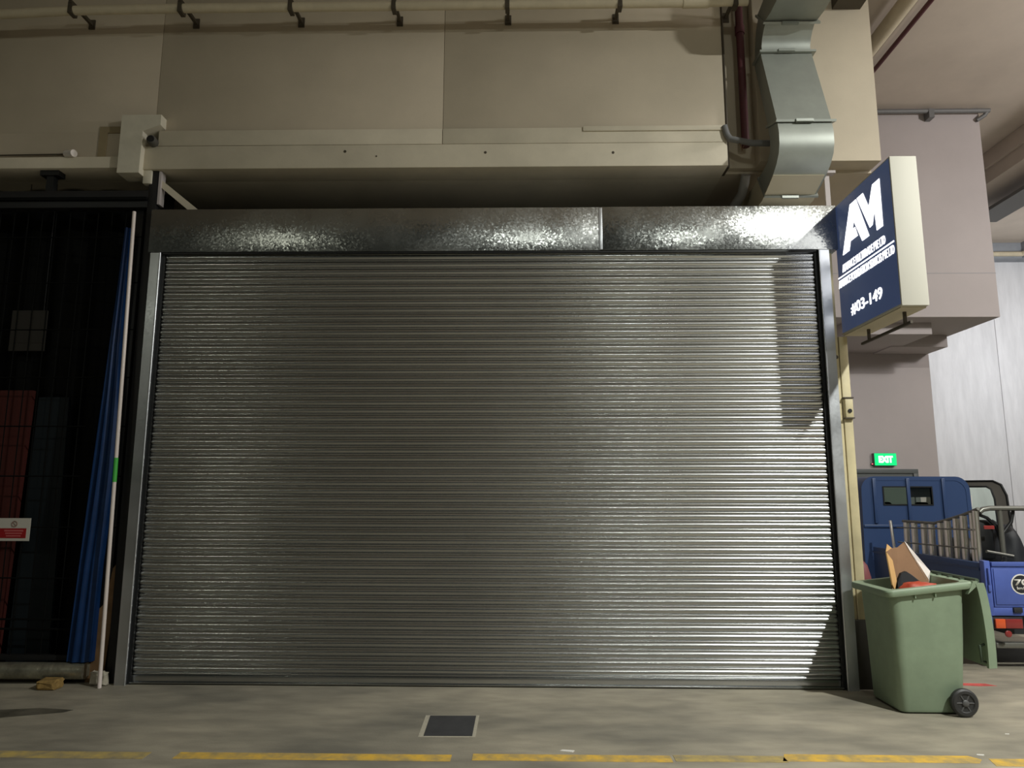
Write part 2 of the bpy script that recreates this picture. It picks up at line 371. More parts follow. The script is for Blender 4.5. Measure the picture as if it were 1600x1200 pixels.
# ================================================================== ROLLER SHUTTER
sh = thing('roller_shutter', 'closed galvanised steel roller shutter across the shop front', 'shutter', (0, 0, 0))
H, NS, Z0 = 3.800, 52, 0.075
P = (H-Z0)/NS
prof = []
for i in range(9):                       # small rolled knuckle
    t = PI*i/8; prof.append((-0.0065*math.sin(t), 0.0085*(1-math.cos(t))))
prof.append((0.002, 0.0182))
for i in range(15):                      # broad curved blade
    t = i/14; prof.append((-0.0125*math.sin(PI*t)**0.9+0.0015, 0.0195+(P-0.0205)*t))
bm = bmesh.new()
XS = 3.0
poly = [(-XS, y, z+Z0) for y, z in prof]+[(-XS, 0.014, P-0.001+Z0), (-XS, 0.014, Z0)]
b_prism(bm, poly, (2*XS, 0, 0))
slat = link_bm('slat', bm, 'slat_zinc', sh, smooth=True)
for i in range(1, NS):
    s = slat.copy(); COL.objects.link(s); s.parent = sh
    s.location = (random.uniform(-0.004, 0.004), random.uniform(-0.0008, 0.0008), i*P)
bb = boxes('bottom_bar', [(-3.0, 3.0, -0.016, 0.014, 0.012, 0.074), (-3.0, 3.0, -0.034, 0.0, 0.010, 0.020)], 'slat_zinc', sh, 0.003)
box('rubber_seal', (-3.0, 3.0, -0.008, 0.008, 0.0, 0.012), 'black_plastic', sh)
for s in (-1, 1):
    bm = bmesh.new()                     # U-shaped guide rail with a folded lip
    def X_(a, b): return (a, b) if s > 0 else (-b, -a)
    b_box(bm, *X_(3.022, 3.112), -0.062, -0.056, 0.0, 3.80)
    b_box(bm, *X_(3.022, 3.028), -0.062, -0.020, 0.0, 3.80)
    b_box(bm, *X_(3.106, 3.112), -0.056, 0.07, 0.0, 3.80)
    b_box(bm, *X_(2.99, 3.112), 0.055, 0.07, 0.0, 3.80)
    gr_ = link_bm('guide_rail', bm, 'rail_zinc', sh)
    tube('rolled_lip', [(s*3.022, -0.060, 0.0), (s*3.022, -0.060, 3.80)], 0.008, 'rail_zinc', gr_, 16)
    box('groove_shade', (*X_(2.992, 3.020), -0.030, -0.016, 0.0, 3.79), 'black_plastic', sh)  # black strip painting in the shade of the rail groove
hd = thing('shutter_hood', 'spangled galvanised sheet hood above the roller shutter', 'hood', (0, 0, 3.79))
box('hood_panel', (-3.133, 1.045, -0.068, 0.40, 3.802, 4.218), 'hood_zinc', hd, 0.003)
box('hood_panel', (1.047, 3.194, -0.070, 0.40, 3.802, 4.220), 'hood_zinc', hd, 0.003)
box('drip_lip', (-3.0, 3.0, -0.060, -0.030, 3.786, 3.800), 'black_plastic', hd)
boxes('seam_strip', [(1.03, 1.062, -0.0715, -0.066, 3.81, 4.21)], 'rail_zinc', hd, 0.001)

# ================================================================== PIPES AND DUCT ON THE WALL
wp = thing('wall_pipe', 'long cream pipe carried on brackets across the upper wall', 'pipe', (0, -0.3, 6.08))
tube('pipe', [(-14, -0.3, 6.055), (-4.6, -0.3, 6.075), (-3.9, -0.3, 6.105), (-2.8, -0.3, 6.115), (1.9, -0.3, 6.115), (2.42, -0.3, 6.125)], 0.042, 'pipe_cream', wp)
tube('coupling', [(1.82, -0.3, 6.115), (2.06, -0.3, 6.116)], 0.050, 'pipe_cream', wp)
for x in (-6.0, -4.95, -3.92, -2.88, -1.84, -0.87, 0.19, 1.235, 2.3):
    bm = bmesh.new(); b_box(bm, x-0.014, x+0.014, -0.35, 0.0, 6.155, 6.185); b_box(bm, x-0.02, x+0.02, -0.345, -0.255, 6.055, 6.165)
    b_box(bm, x-0.03, x+0.03, -0.012, 0.0, 6.12, 6.22)
    link_bm('bracket', bm, 'bracket_dark', wp)
rp = thing('red_pipe', 'dark red fire pipe running down the wall beside the duct', 'pipe', (2.46, -0.08, 4.8))
tube('pipe', [(2.44, 0.03, 7.4), (2.44, 0.03, 4.85)], 0.037, 'pipe_red', rp)
tube('coupling', [(2.44, 0.03, 6.10), (2.44, 0.03, 6.02)], 0.046, 'pipe_red', rp)
cd = thing('wall_conduit', 'thin dark conduit elbow crossing from wall joint to duct', 'conduit', (2.3, -0.05, 4.8))
tube('conduit', [(2.225, -0.05, 5.02), (2.245, -0.055, 4.93), (2.27, -0.06, 4.885), (2.44, -0.14, 4.80), (2.60, -0.16, 4.785)], 0.028, 'pipe_grey', cd)
tube('vertical_line', [(2.263, -0.004, 7.4), (2.263, -0.004, 4.92)], 0.010, 'bracket_dark', cd)
tubes('wire_hook', [([(2.34, -0.10, 4.83), (2.36, -0.11, 4.74), (2.385, -0.11, 4.81)], 0.004)], 'wood_brown', cd, 6)
hs = tag(tube('pale_hose', [(2.47, 0.16, 4.63), (2.47, 0.20, 4.58), (2.47, 0.30, 4.50), (2.43, 0.46, 4.42), (2.38, 0.50, 4.28)], 0.045, 'hose_pale'),
         'pale curved hose in the dark gap above the hood', 'hose')

du = thing('air_duct', 'bent galvanised rectangular air duct coming down in front of the wall', 'duct', (2.785, -0.3, 4.25))
DX0, DX1 = 2.55, 3.02
front = [(-3.2, 5.90), (-1.2, 5.89), (-0.66, 5.875), (-0.52, 5.86), (-0.40, 5.87), (-0.33, 5.905)]
def seg(name, fr_, bk_, m='duct_zinc', x0=DX0, x1=DX1, par=du):
    bm = bmesh.new()
    b_loft(bm, [[(x0, f[0], f[1]), (x1, f[0], f[1]), (x1, b[0], b[1]), (x0, b[0], b[1])] for f, b in zip(fr_, bk_)])
    return link_bm(name, bm, m, par, smooth=True)
# upper horizontal run, elbow, offset, lower elbow
seg('run_panel', [(-1.02, 7.49), (-1.02, 6.20), (-0.97, 6.03), (-0.84, 5.90), (-0.66, 5.862), (-0.50, 5.862), (-0.34, 5.885)], [(-0.80, 7.49), (-0.80, 6.28), (-0.78, 6.22), (-0.72, 6.16), (-0.60, 6.13), (-0.44, 6.12), (-0.17, 6.08)])
seg('upper_elbow', [(-0.325, 5.875), (-0.27, 5.84), (-0.225, 5.79), (-0.20, 5.735), (-0.20, 5.68)],
    [(-0.16, 6.065), (-0.09, 5.99), (-0.05, 5.91), (-0.025, 5.80), (-0.02, 5.68)], x0=2.56, x1=3.01)
seg('offset_panel', [(-0.20, 5.655), (-0.215, 5.60), (-0.49, 4.83)], [(-0.02, 5.655), (-0.03, 5.60), (-0.27, 4.90)])
lo_f, lo_b = [], []
for f, b in (((-0.50, 4.80), (-0.275, 4.87)), ((-0.522, 4.70), (-0.30, 4.76)), ((-0.52, 4.60), (-0.30, 4.67)), ((-0.49, 4.52), (-0.27, 4.62)),
             ((-0.42, 4.45), (-0.22, 4.58)), ((-0.32, 4.395), (-0.14, 4.56)), ((-0.20, 4.35), (-0.05, 4.55)), ((-0.09, 4.318), (0.05, 4.54))):
    lo_f.append(f); lo_b.append(b)
seg('lower_elbow', lo_f, lo_b)
seg('collar', [(-0.085, 4.316), (-0.02, 4.29), (0.9, 4.27)], [(0.055, 4.54), (0.12, 4.53), (0.9, 4.52)], 'sign_under')
seg('sealant_patch', [(-0.335, 4.392), (-0.22, 4.349), (-0.093, 4.309)], [(-0.325, 4.40), (-0.21, 4.357), (-0.088, 4.320)], 'sign_under', 2.548, 3.0)
def flange(f, b, wx=0.03, t=0.02):
    d = Vector((0, f[0]-b[0], f[1]-b[1])).normalized(); nrm = Vector((0, -d.z, d.y))
    F, B = Vector((0, *f))+d*0.03, Vector((0, *b))-d*0.012
    ring = lambda o: [(DX0-wx*0.6, (F+o).y, (F+o).z), (DX1+wx, (F+o).y, (F+o).z), (DX1+wx, (B+o).y, (B+o).z), (DX0-wx*0.6, (B+o).y, (B+o).z)]
    bm = bmesh.new(); b_loft(bm, [ring(nrm*t/2), ring(-nrm*t/2)])
    fl_ = link_bm('flange', bm, 'duct_zinc', du)
    c = F+d*0.004
    box('cleat', (2.70, 2.85, c.y-0.012, c.y+0.012, c.z-0.012, c.z+0.012), 'duct_zinc', fl_)
flange((-0.335, 5.88), (-0.165, 6.07)); flange((-0.20, 5.668), (-0.02, 5.668)); flange((-0.495, 4.815), (-0.272, 4.885)); flange((-0.087, 4.317), (0.052, 4.54), 0.012)
hg = tag(boxes('hanger_strap', [(3.19, 3.235, 0.10, 0.12, 4.225, 4.62), (3.14, 3.28, 0.06, 0.14, 4.60, 4.625)], 'mauve_paint'), 'thin vertical hanger strap behind the duct elbow', 'strap')
tb = tag(prism('ceiling_bracket', [(3.33, -0.35, 6.25), (3.60, -0.35, 6.25), (3.60, 0.0, 6.25), (3.33, 0.0, 6.25)], (0, 0, 0.12), 'bracket_dark'), 'dark bracket on the wall at the top edge right of the duct', 'bracket')

# pipes under the ceiling to the right, and on the column head
tag(tube('ceiling_pipe', [(4.86, -7.5, 7.36), (4.86, 3.98, 7.36)], 0.095, 'pipe_cream'), 'thick cream pipe under the ceiling right of the wall', 'pipe')
tag(tube('ceiling_pipe', [(5.18, -7.5, 7.43), (5.20, 3.98, 7.43)], 0.030, 'pipe_red'), 'thin red pipe under the ceiling right of the cream pipe', 'pipe')
gp = thing('column_pipe', 'grey pipe across the top of the mauve column head', 'pipe', (6.4, 3.9, 7.3))
tube('pipe', [(3.8, 3.90, 7.42), (7.42, 3.90, 7.42), (7.46, 3.90, 7.42)], 0.035, 'pipe_grey', gp)
box('clip', (6.52, 6.60, 3.86, 4.0, 7.30, 7.44), 'pipe_grey', gp)
tube('elbow', [(7.43, 3.90, 7.42), (7.40, 3.93, 7.36), (7.30, 3.97, 7.30)], 0.03, 'pipe_grey', gp)
tag(tube('beam_conduit', [(8, 9.84, 7.20), (12.0, 9.84, 7.20), (12.25, 9.25, 7.25), (17, 9.25, 7.25)], 0.05, 'pipe_cream'), 'cream conduit along the grey blue far beam', 'conduit')

# ================================================================== PROJECTING SIGN
SX, SY1, SZ0, SZ1, STH = 3.2, -1.022, 3.018, 4.222, 0.212
sg = thing('projecting_sign', 'navy illuminated projecting sign with white lettering beside the shutter', 'sign', (3.3, -0.5, 3.018))
box('case', (SX+0.004, SX+STH, SY1, -0.004, SZ0, SZ1), 'sign_case', sg, 0.006)
box('face', (SX, SX+0.004, SY1+0.015, -0.02, SZ0+0.015, SZ1-0.015), 'sign_navy', sg)
box('face', (SX+STH, SX+STH+0.004, SY1+0.015, -0.02, SZ0+0.015, SZ1-0.015), 'sign_navy', sg)
A_ = [(-0.142, 3.718), (-0.338, 4.112), (-0.452, 4.112), (-0.628, 3.718), (-0.51, 3.718), (-0.382, 3.948), (-0.354, 3.882), (-0.400, 3.882), (-0.436, 3.793), (-0.300, 3.793), (-0.267, 3.718)]
M_ = [(-0.470, 4.112), (-0.578, 4.112), (-0.658, 3.954), (-0.742, 4.112), (-0.857, 4.112), (-0.855, 3.714), (-0.758, 3.714), (-0.744, 3.905), (-0.696, 3.787), (-0.650, 3.780)]
for nm, pg in (('logo_a', A_), ('logo_m', M_)):
    prism(nm, [(SX-0.004, y, z) for y, z in pg], (0.004, 0, 0), 'sign_white', sg)
RT, UP = (0, -1, 0), (0, 0, 1)
text_mesh('lettering', 'ADVANCE MULTITRADE PTE LTD', (SX, -0.115, 3.565), RT, UP, 0.755, 0.070, 'sign_white', sg, 0.004, 0.0)
text_mesh('lettering', 'ADVANCE FOUNDATION SERVICES PTE LTD', (SX, -0.022, 3.442), RT, UP, 0.968, 0.070, 'sign_white', sg, 0.004, 0.0)
text_mesh('unit_number', '#03-149', (SX, -0.220, 3.142), RT, UP, 0.540, 0.105, 'sign_white', sg, 0.004, 0.012)
box('rule', (SX-0.004, SX, -0.995, -0.022, 3.531, 3.541), 'sign_white', sg)
box('bottom_plate', (SX+0.01, SX+STH-0.01, -0.99, -0.02, 3.006, 3.018), 'sign_under', sg)
tag(boxes('sign_bracket', [(3.29, 3.31, -0.96, -0.16, 2.895, 2.915), (3.29, 3.31, -0.30, -0.28, 2.915, 3.006), (3.29, 3.31, -0.88, -0.86, 2.915, 3.006)], 'bracket_dark'),
    'thin dark steel bar under the projecting sign', 'bracket')

# ================================================================== POST BESIDE THE SHUTTER
po = thing('door_post', 'beige painted steel post between shutter and green bin', 'post', (3.17, 0.05, 0))
box('post_strip', (3.114, 3.162, 0.0, 0.10, 0.56, 3.79), 'post_beige', po, 0.004)
box('post_strip', (3.168, 3.242, -0.01, 0.10, 0.56, 3.004), 'post_beige', po, 0.004)
box('post_foot', (3.116, 3.295, -0.012, 0.12, 0.0, 0.558), 'post_dark', po, 0.004)
box('lock_case', (3.170, 3.240, -0.042, -0.010, 2.27, 2.44), 'post_beige', po, 0.008)
box('lock_strap', (3.160, 3.244, -0.048, -0.005, 2.44, 2.452), 'bracket_dark', po); box('lock_strap', (3.160, 3.244, -0.048, -0.005, 2.262, 2.272), 'bracket_dark', po)
lathe('key_slot', [(0.018, 0), (0.018, 0.008)], (3.205, -0.042, 2.33), (0, -1, 0), 'black_plastic', po, 12)
lathe('rivet', [(0.018, 0), (0.012, 0.012)], (3.14, 0.0, 2.82), (0, -1, 0), 'bracket_dark', po, 10)
tag(tube('hook_rod', [(3.245, -0.035, 0.62), (3.25, -0.045, 0.20), (3.256, -0.05, 0.155), (3.245, -0.055, 0.135), (3.232, -0.05, 0.155)], 0.010, 'chrome'),
    'thin bright steel hook rod hanging beside the green bin', 'rod')

# ================================================================== GREEN WHEELED BIN
bn = thing('wheeled_bin', 'green plastic wheeled bin with its lid hanging open', 'bin', (3.4, -0.45, 0))
zr = lambda x: 0.885+0.075*(x-3.06)/0.66
bm = bmesh.new()
rings = [rrect(3.145, 3.60, -0.665, -0.215, 0.05, 0.012), rrect(3.135, 3.61, -0.675, -0.205, 0.06, 0.03),
         rrect(3.122, 3.645, -0.700, -0.185, 0.07, 0.50), rrect(3.108, 3.665, -0.715, -0.175, 0.07, lambda x: zr(x)-0.05),
         rrect(3.104, 3.670, -0.718, -0.172, 0.07, zr), rrect(3.120, 3.650, -0.702, -0.188, 0.06, zr),
         rrect(3.135, 3.62, -0.690, -0.20, 0.06, 0.5), rrect(3.155, 3.59, -0.66, -0.22, 0.05, 0.06)]
b_loft(bm, rings); link_bm('body', bm, 'bin_green', bn, smooth=True)
bm = bmesh.new()
zo = lambda dz: (lambda x: zr(x)+dz)
b_loft(bm, [rrect(3.106, 3.668, -0.716, -0.174, 0.07, zo(-0.045)), rrect(3.062, 3.705, -0.748, -0.142, 0.05, zo(-0.045)), rrect(3.055, 3.712, -0.755, -0.135, 0.05, zo(-0.03)),
            rrect(3.055, 3.712, -0.755, -0.135, 0.05, zo(-0.006)), rrect(3.062, 3.705, -0.748, -0.142, 0.05, zo(0.004)), rrect(3.118, 3.652, -0.704, -0.186, 0.06, zo(0.004)),
            rrect(3.118, 3.652, -0.704, -0.186, 0.06, zo(-0.045))], False, False)
link_bm('rim', bm, 'bin_green', bn, smooth=True)
for x in (3.27, 3.42): box('rim_rib', (x, x+0.008, -0.738, -0.70, 0.82+0.05*(x-3.06)/0.66, 0.885+0.05*(x-3.06)/0.66), 'bin_green', bn)
prism('handle_gusset', [(3.655, -0.752, 0.87), (3.72, -0.752, 0.925), (3.735, -0.752, 0.965), (3.70, -0.752, 0.965)], (0, 0.04, 0), 'bin_green', bn)
prism('handle_gusset', [(3.655, -0.178, 0.87), (3.72, -0.178, 0.925), (3.735, -0.178, 0.965), (3.70, -0.178, 0.965)], (0, 0.04, 0), 'bin_green', bn)
hb = tube('handle_bar', [(3.738, -0.74, 0.968), (3.738, -0.15, 0.968)], 0.016, 'bin_dark', bn)
for y in (-0.60, -0.45, -0.30): box('handle_arm', (3.69, 3.738, y-0.012, y+0.012, 0.945, 0.972), 'bin_dark', hb)
tube('axle', [(3.565, -0.745, 0.10), (3.565, -0.145, 0.10)], 0.012, 'rubber', bn)
for y0, sgn in ((-0.708, -1), (-0.182, 1)):
    w = lathe('wheel', [(0.04, 0), (0.088, 0.0), (0.098, 0.008), (0.100, 0.02), (0.098, 0.036), (0.086, 0.046), (0.066, 0.046), (0.06, 0.038), (0.03, 0.036)], (3.565, y0, 0.10), (0, sgn, 0), 'rubber', bn, 32)
    bm = bmesh.new(); b_lathe(bm, [(0.024, 0.03), (0.024, 0.046), (0.016, 0.052)], (3.565, y0, 0.10), (0, sgn, 0), 16)
    for k in range(6):
        a = k*PI/3; p0 = Vector((3.565+0.02*math.cos(a), y0+sgn*0.037, 0.10+0.02*math.sin(a))); p1 = Vector((3.565+0.064*math.cos(a), y0+sgn*0.037, 0.10+0.064*math.sin(a)))
        b_tube(bm, [p0, p1], 0.006, 6)
    link_bm('hub', bm, 'hub_grey', w, smooth=True)
# lid, hinged at the handle bar and hanging down on the far side
hx, hz, tx, tz = 3.748, 0.950, 3.785, 0.345
ld = bmesh.new()
dv = Vector((tx-hx, 0, tz-hz)).normalized(); nv = Vector((-dv.z, 0, dv.x))     # nv points to +X
Lh = (Vector((tx, 0, tz))-Vector((hx, 0, hz))).length
def lp(s, y, n): p = Vector((hx, y, hz))+dv*s+nv*n; return (p.x, p.y, p.z)
outl = []
for i in range(11):
    t = i/10; s = t*Lh; bulge = 0.018*math.sin(PI*min(1, t*1.05))**0.6
    outl.append((s, bulge))
sec_out = [(s, b+0.018) for s, b in outl]; sec_in = [(s, b-0.004) for s, b in outl]
poly = [lp(s, -0.745, n) for s, n in sec_out]+[lp(s, -0.745, n) for s, n in sec_in[::-1]]
b_prism(ld, poly, (0, 0.600, 0))
lid = link_bm('lid', ld, 'bin_green', bn, smooth=True)
for y in (-0.755, -0.170):
    prism('lid_edge', [lp(s, y, n) for s, n in [(a, b+0.030) for a, b in outl]]+[lp(s, y, n) for s, n in [(a, b-0.030) for a, b in outl[::-1]]], (0, 0.022, 0), 'bin_green', lid)
tube('lid_grip', [lp(Lh-0.16, -0.70, -0.005), lp(Lh-0.15, -0.70, -0.04), lp(Lh-0.04, -0.70, -0.04), lp(Lh-0.03, -0.70, -0.005)], 0.009, 'bin_dark', lid)
# what stands in the bin
cb = thing('cardboard_box', 'torn brown cardboard box standing up out of the green bin', 'box', (3.4, -0.4, 0.5))
prism('back_panel', [(3.245, -0.40, 1.145), (3.30, -0.39, 1.175), (3.345, -0.385, 1.18), (3.415, -0.37, 1.225), (3.60, -0.34, 0.93), (3.60, -0.34, 0.60), (3.29, -0.41, 0.60)], (0.004, 0.012, 0.002), 'cardboard', cb)
prism('side_panel', [(3.415, -0.375, 1.228), (3.455, -0.33, 1.185), (3.645, -0.29, 0.985), (3.625, -0.29, 0.88), (3.58, -0.345, 0.93)], (0.005, 0.008, 0.004), 'card_white', cb)
prism('front_flap', [(3.232, -0.44, 1.15), (3.285, -0.42, 1.085), (3.30, -0.43, 0.93), (3.27, -0.45, 0.86), (3.245, -0.47, 0.90)], (-0.006, 0.006, 0), 'cardboard_light', cb)
prism('top_flap', [(3.25, -0.392, 1.15), (3.275, -0.37, 1.21), (3.315, -0.38, 1.17)], (0, 0.006, 0), 'cardboard_light', cb)
bm = bmesh.new(); bmesh.ops.create_icosphere(bm, subdivisions=3, radius=1)
for v in bm.verts:
    n = 1+0.12*math.sin(7*v.co.x+2)*math.cos(6*v.co.y)+0.08*math.sin(11*v.co.z)
    v.co = Vector((3.40+v.co.x*0.15*n, -0.565+v.co.y*0.075*n, 0.872+v.co.z*0.070*n))
tag(link_bm('plastic_bag', bm, 'red_bag', None, 'all'), 'crumpled orange red plastic bag in the green bin', 'bag')
bm = bmesh.new(); b_prism(bm, [(3.30, -0.44, 0.915), (3.345, -0.42, 0.985), (3.385, -0.42, 1.0), (3.425, -0.42, 0.975), (3.49, -0.44, 0.915), (3.49, -0.45, 0.75), (3.30, -0.45, 0.75)], (0, 0.03, 0))
tag(link_bm('dark_card', bm, 'truck_dark'), 'dark folded sheet leaning on the cardboard in the bin', 'card')

# ================================================================== BLUE PICKUP TRUCK
tk = thing('pickup_truck', 'small blue pickup truck parked behind the green bin', 'truck', (5.3, 2.2, 0))
TX0, TX1, TY = 4.632, 5.985, 0.60
tg = box('tailgate', (4.70, 5.93, TY, TY+0.03, 0.575, 0.985), 'truck_blue', tk, 0.008)
boxes('tailgate_rib', [(4.70, 5.93, TY-0.014, TY, 0.945, 0.985), (4.715, 5.915, TY-0.008, TY, 0.60, 0.925)], 'truck_blue', tg, 0.005)
for s in (0, 1):
    xa = TX0 if s == 0 else TX1-0.055
    box('corner_post', (xa, xa+0.055, TY-0.01, TY+0.06, 0.50, 0.995), 'truck_blue', tk, 0.006)
    xh = xa+0.012
    boxes('latch', [(xh, xh+0.03, TY-0.03, TY-0.01, 0.72, 0.78), (xh+0.005, xh+0.02, TY-0.035, TY-0.01, 0.78, 0.93)], 'truck_blue', tk, 0.003)
    xl = 4.672 if s == 0 else 5.70
    box('tail_light_frame', (xl-0.02, xl+0.26, TY-0.02, TY+0.02, 0.385, 0.49), 'truck_dark', tk, 0.004)
    box('tail_light', (xl-0.005, xl+0.085, TY-0.045, TY-0.02, 0.395, 0.478), 'lens_orange', tk, 0.006)
    box('tail_light', (xl+0.085, xl+0.24, TY-0.045, TY-0.02, 0.395, 0.478), 'lens_red', tk, 0.006)
    box('light_bracket', (xl-0.055, xl-0.022, TY-0.03, TY, 0.39, 0.50), 'truck_blue', tk, 0.003)
    lathe('reflector', [(0.03, 0), (0.03, 0.012), (0.02, 0.018)], (xl+0.11, TY-0.02, 0.345), (0, -1, 0), 'lens_red', tk, 14)
box('rear_sill', (4.64, 5.975, TY, TY+0.08, 0.50, 0.572), 'truck_blue', tk, 0.006)
boxes('hinge', [(4.86, 4.94, TY-0.02, TY, 0.53, 0.575), (5.3, 5.38, TY-0.02, TY, 0.53, 0.575)], 'truck_dark', tk, 0.004)
box('bed_side', (TX0, TX0+0.035, TY+0.06, 2.72, 0.50, 0.972), 'truck_navy', tk, 0.008)  # darker blue than the tailgate, the side's shade put into its colour
box('bed_side', (TX1-0.035, TX1, TY+0.06, 2.72, 0.50, 0.972), 'truck_navy', tk, 0.008)
boxes('side_rail', [(TX0-0.012, TX0, TY+0.06, 2.72, 0.50, 0.54), (TX0-0.008, TX0, TY+0.06, 2.72, 0.90, 0.925)], 'truck_navy', tk)
box('bed_floor', (4.66, 5.95, TY+0.05, 2.72, 0.50, 0.54), 'truck_dark', tk)
box('chassis', (4.85, 5.75, TY+0.1, 4.1, 0.32, 0.50), 'truck_dark', tk)
box('bumper_bar', (4.72, 5.9, TY+0.06, TY+0.12, 0.20, 0.25), 'tube_grey', tk, 0.01)
box('mud_flap', (4.68, 4.90, 1.55, 1.56, 0.08, 0.45), 'rubber', tk); box('mud_flap', (5.72, 5.94, 1.55, 1.56, 0.08, 0.45), 'rubber', tk)
for wy in (1.25, 3.45):
    for wx, sgn in ((4.80, -1), (5.82, 1)):
        w = lathe('tyre', [(0.12, -0.06), (0.20, -0.065), (0.25, -0.05), (0.255, 0), (0.25, 0.05), (0.20, 0.065), (0.12, 0.06)], (wx, wy, 0.255), (sgn, 0, 0), 'rubber', tk, 32)
        lathe('wheel_disc', [(0.16, 0.03), (0.16, 0.055), (0.12, 0.048), (0.05, 0.06), (0.045, 0.075)], (wx, wy, 0.255), (sgn, 0, 0), 'tube_grey', w, 24)
# speed sticker
st = lathe('speed_sticker', [(0.092, 0), (0.092, 0.002)], (4.956, TY-0.008, 0.785), (0, -1, 0), 'scrap_white', tg, 40)
lathe('sticker_disc', [(0.080, 0), (0.080, 0.002)], (4.956, TY-0.010, 0.785), (0, -1, 0), 'truck_dark', tg, 40)
text_mesh('speed_lettering', '70', (4.893, TY-0.012, 0.772), (1, 0, 0), (0, 0, 1), 0.126, 0.058, 'scrap_white', tg, 0.002, 0.03)
text_mesh('unit_lettering', 'km/h', (4.912, TY-0.012, 0.735), (1, 0, 0), (0, 0, 1), 0.085, 0.028, 'scrap_white', tg, 0.002, 0.01)
# cab: arched shell with a rear panel around a window, windscreen at the front
CY0, CY1, CX0, CX1, CZ = 2.80, 4.10, 4.56, 5.95, 1.832
def arch(inset):
    x0, x1, zt = CX0+inset, CX1-inset, CZ-inset; r = 0.17-inset*0.5; pts = [(x0-0.0, 0.45)]
    pts += [(x0+0.02+r-r*math.cos(a), zt-r+r*math.sin(a)) for a in [PI/2*i/6 for i in range(7)]]
    pts += [(x1-0.02-r+r*math.sin(a), zt-r+r*math.cos(a)) for a in [PI/2*i/6 for i in range(7)]]
    return pts+[(x1, 0.45)]
o_, i_ = arch(0), arch(0.05)
bm = bmesh.new()
ringsY = []
for y, k in ((CY0, 1.0), (CY0+0.2, 1.0), (CY1, 0.99)):
    ringsY.append([(x, y, 0.45+(z-0.45)*k) for x, z in o_]+[(x, y, 0.45+(z-0.45)*k) for x, z in i_[::-1]])
b_loft(bm, ringsY[:2])
keep = [p for p in o_[:-1]]+[(o_[-2][0], 1.58)]; keepi = [p for p in i_[:-1]]+[(i_[-2][0], 1.58)]
b_loft(bm, [[(x, y, 0.45+(z-0.45)*k) for x, z in keep]+[(x, y, 0.45+(z-0.45)*k) for x, z in keepi[::-1]] for y, k in ((CY0+0.2, 1.0), (CY1, 0.99))])
link_bm('cab_shell', bm, 'truck_navy', tk, smooth=True)
wx0, wx1, wz0, wz1 = 4.86, 5.45, 1.488, 1.695
rp_ = bmesh.new()
b_box(rp_, CX0+0.03, wx0, CY0+0.005, CY0+0.035, 0.50, wz1); b_box(rp_, wx1, CX1-0.03, CY0+0.005, CY0+0.035, 0.50, wz1)
b_box(rp_, wx0, wx1, CY0+0.005, CY0+0.035, 0.50, wz0); b_prism(rp_, [(CX0+0.03, CY0+0.005, wz1)]+[(x, CY0+0.005, z) for x, z in arch(0.01) if z > wz1+0.005]+[(CX1-0.03, CY0+0.005, wz1)], (0, 0.03, 0))
cr = link_bm('cab_rear_panel', rp_, 'truck_navy', tk)
for x in (4.74, 5.16, 5.60): box('rib', (x-0.022, x+0.022, CY0-0.02, CY0+0.01, 1.25, 1.81), 'truck_navy', cr, 0.008)
box('waist_bar', (CX0+0.02, CX1-0.02, CY0-0.015, CY0+0.01, 1.20, 1.235), 'truck_navy', cr, 0.006)
boxes('window_gasket', [(wx0-0.015, wx1+0.015, CY0-0.004, CY0+0.03, wz1, wz1+0.015), (wx0-0.015, wx1+0.015, CY0-0.004, CY0+0.03, wz0-0.015, wz0),
      (wx0-0.015, wx0, CY0-0.004, CY0+0.03, wz0, wz1), (wx1, wx1+0.015, CY0-0.004, CY0+0.03, wz0, wz1)], 'black_plastic', cr)
box('rear_window', (wx0, 5.15, CY0+0.012, CY0+0.018, wz0, wz1), 'truck_glass', cr); box('rear_window', (5.17, wx1, CY0+0.012, CY0+0.018, wz0, wz1), 'truck_glass', cr)
for x in (4.95, 5.42): box('headrest', (x-0.0, x+0.16, 3.1, 3.18, 1.22, 1.51), 'truck_dark', tk, 0.03)
box('cab_floor', (CX0+0.04, CX1-0.04, CY0+0.03, CY1, 0.45, 0.52), 'truck_dark', tk)
box('cab_front', (CX0+0.03, CX1-0.03, CY1-0.06, CY1+0.02, 0.50, 1.12), 'truck_navy', tk, 0.02)
box('windscreen', (CX0+0.1, CX1-0.1, CY1-0.03, CY1-0.022, 1.12, 1.76), 'truck_glass', tk)
lathe('steering_wheel', [(0.17, 0), (0.18, 0.01), (0.17, 0.02), (0.155, 0.01)], (5.55, 3.75, 1.14), (0, -0.7, 0.7), 'black_plastic', tk, 24)
tube('bar_light', [(5.945, CY0+0.02, 1.60), (5.955, CY0+0.05, 1.45)], 0.012, 'scrap_white', tk, 8)
# right-hand door swung open
P0, P1 = Vector((6.02, 4.02, 0)), Vector((6.72, 3.30, 0))
dd = (P1-P0); dl = dd.length; dd.normalize(); dn = Vector((dd.y, -dd.x, 0))
def dp(s, z, n=0.0): q = P0+dd*s+dn*n; return (q.x, q.y, z)
do = thing('tmp', '', '', (0, 0, 0)); bpy.data.objects.remove(do)
frame_o = [(0.0, 0.50), (0.0, 1.20), (0.06, 1.72), (0.14, 1.79), (dl-0.14, 1.79), (dl-0.05, 1.74), (dl, 1.60), (dl+0.02, 1.15), (dl, 0.50)]
hole = [(0.10, 1.18), (0.13, 1.66), (0.18, 1.715), (dl-0.22, 1.715), (dl-0.17, 1.68), (dl-0.14, 1.55), (dl-0.13, 1.18)]
door = bmesh.new()
fo = [(0.0, 1.16), (0.06, 1.72), (0.14, 1.79), (dl-0.14, 1.79), (dl-0.05, 1.74), (dl, 1.60), (dl+0.02, 1.16)]
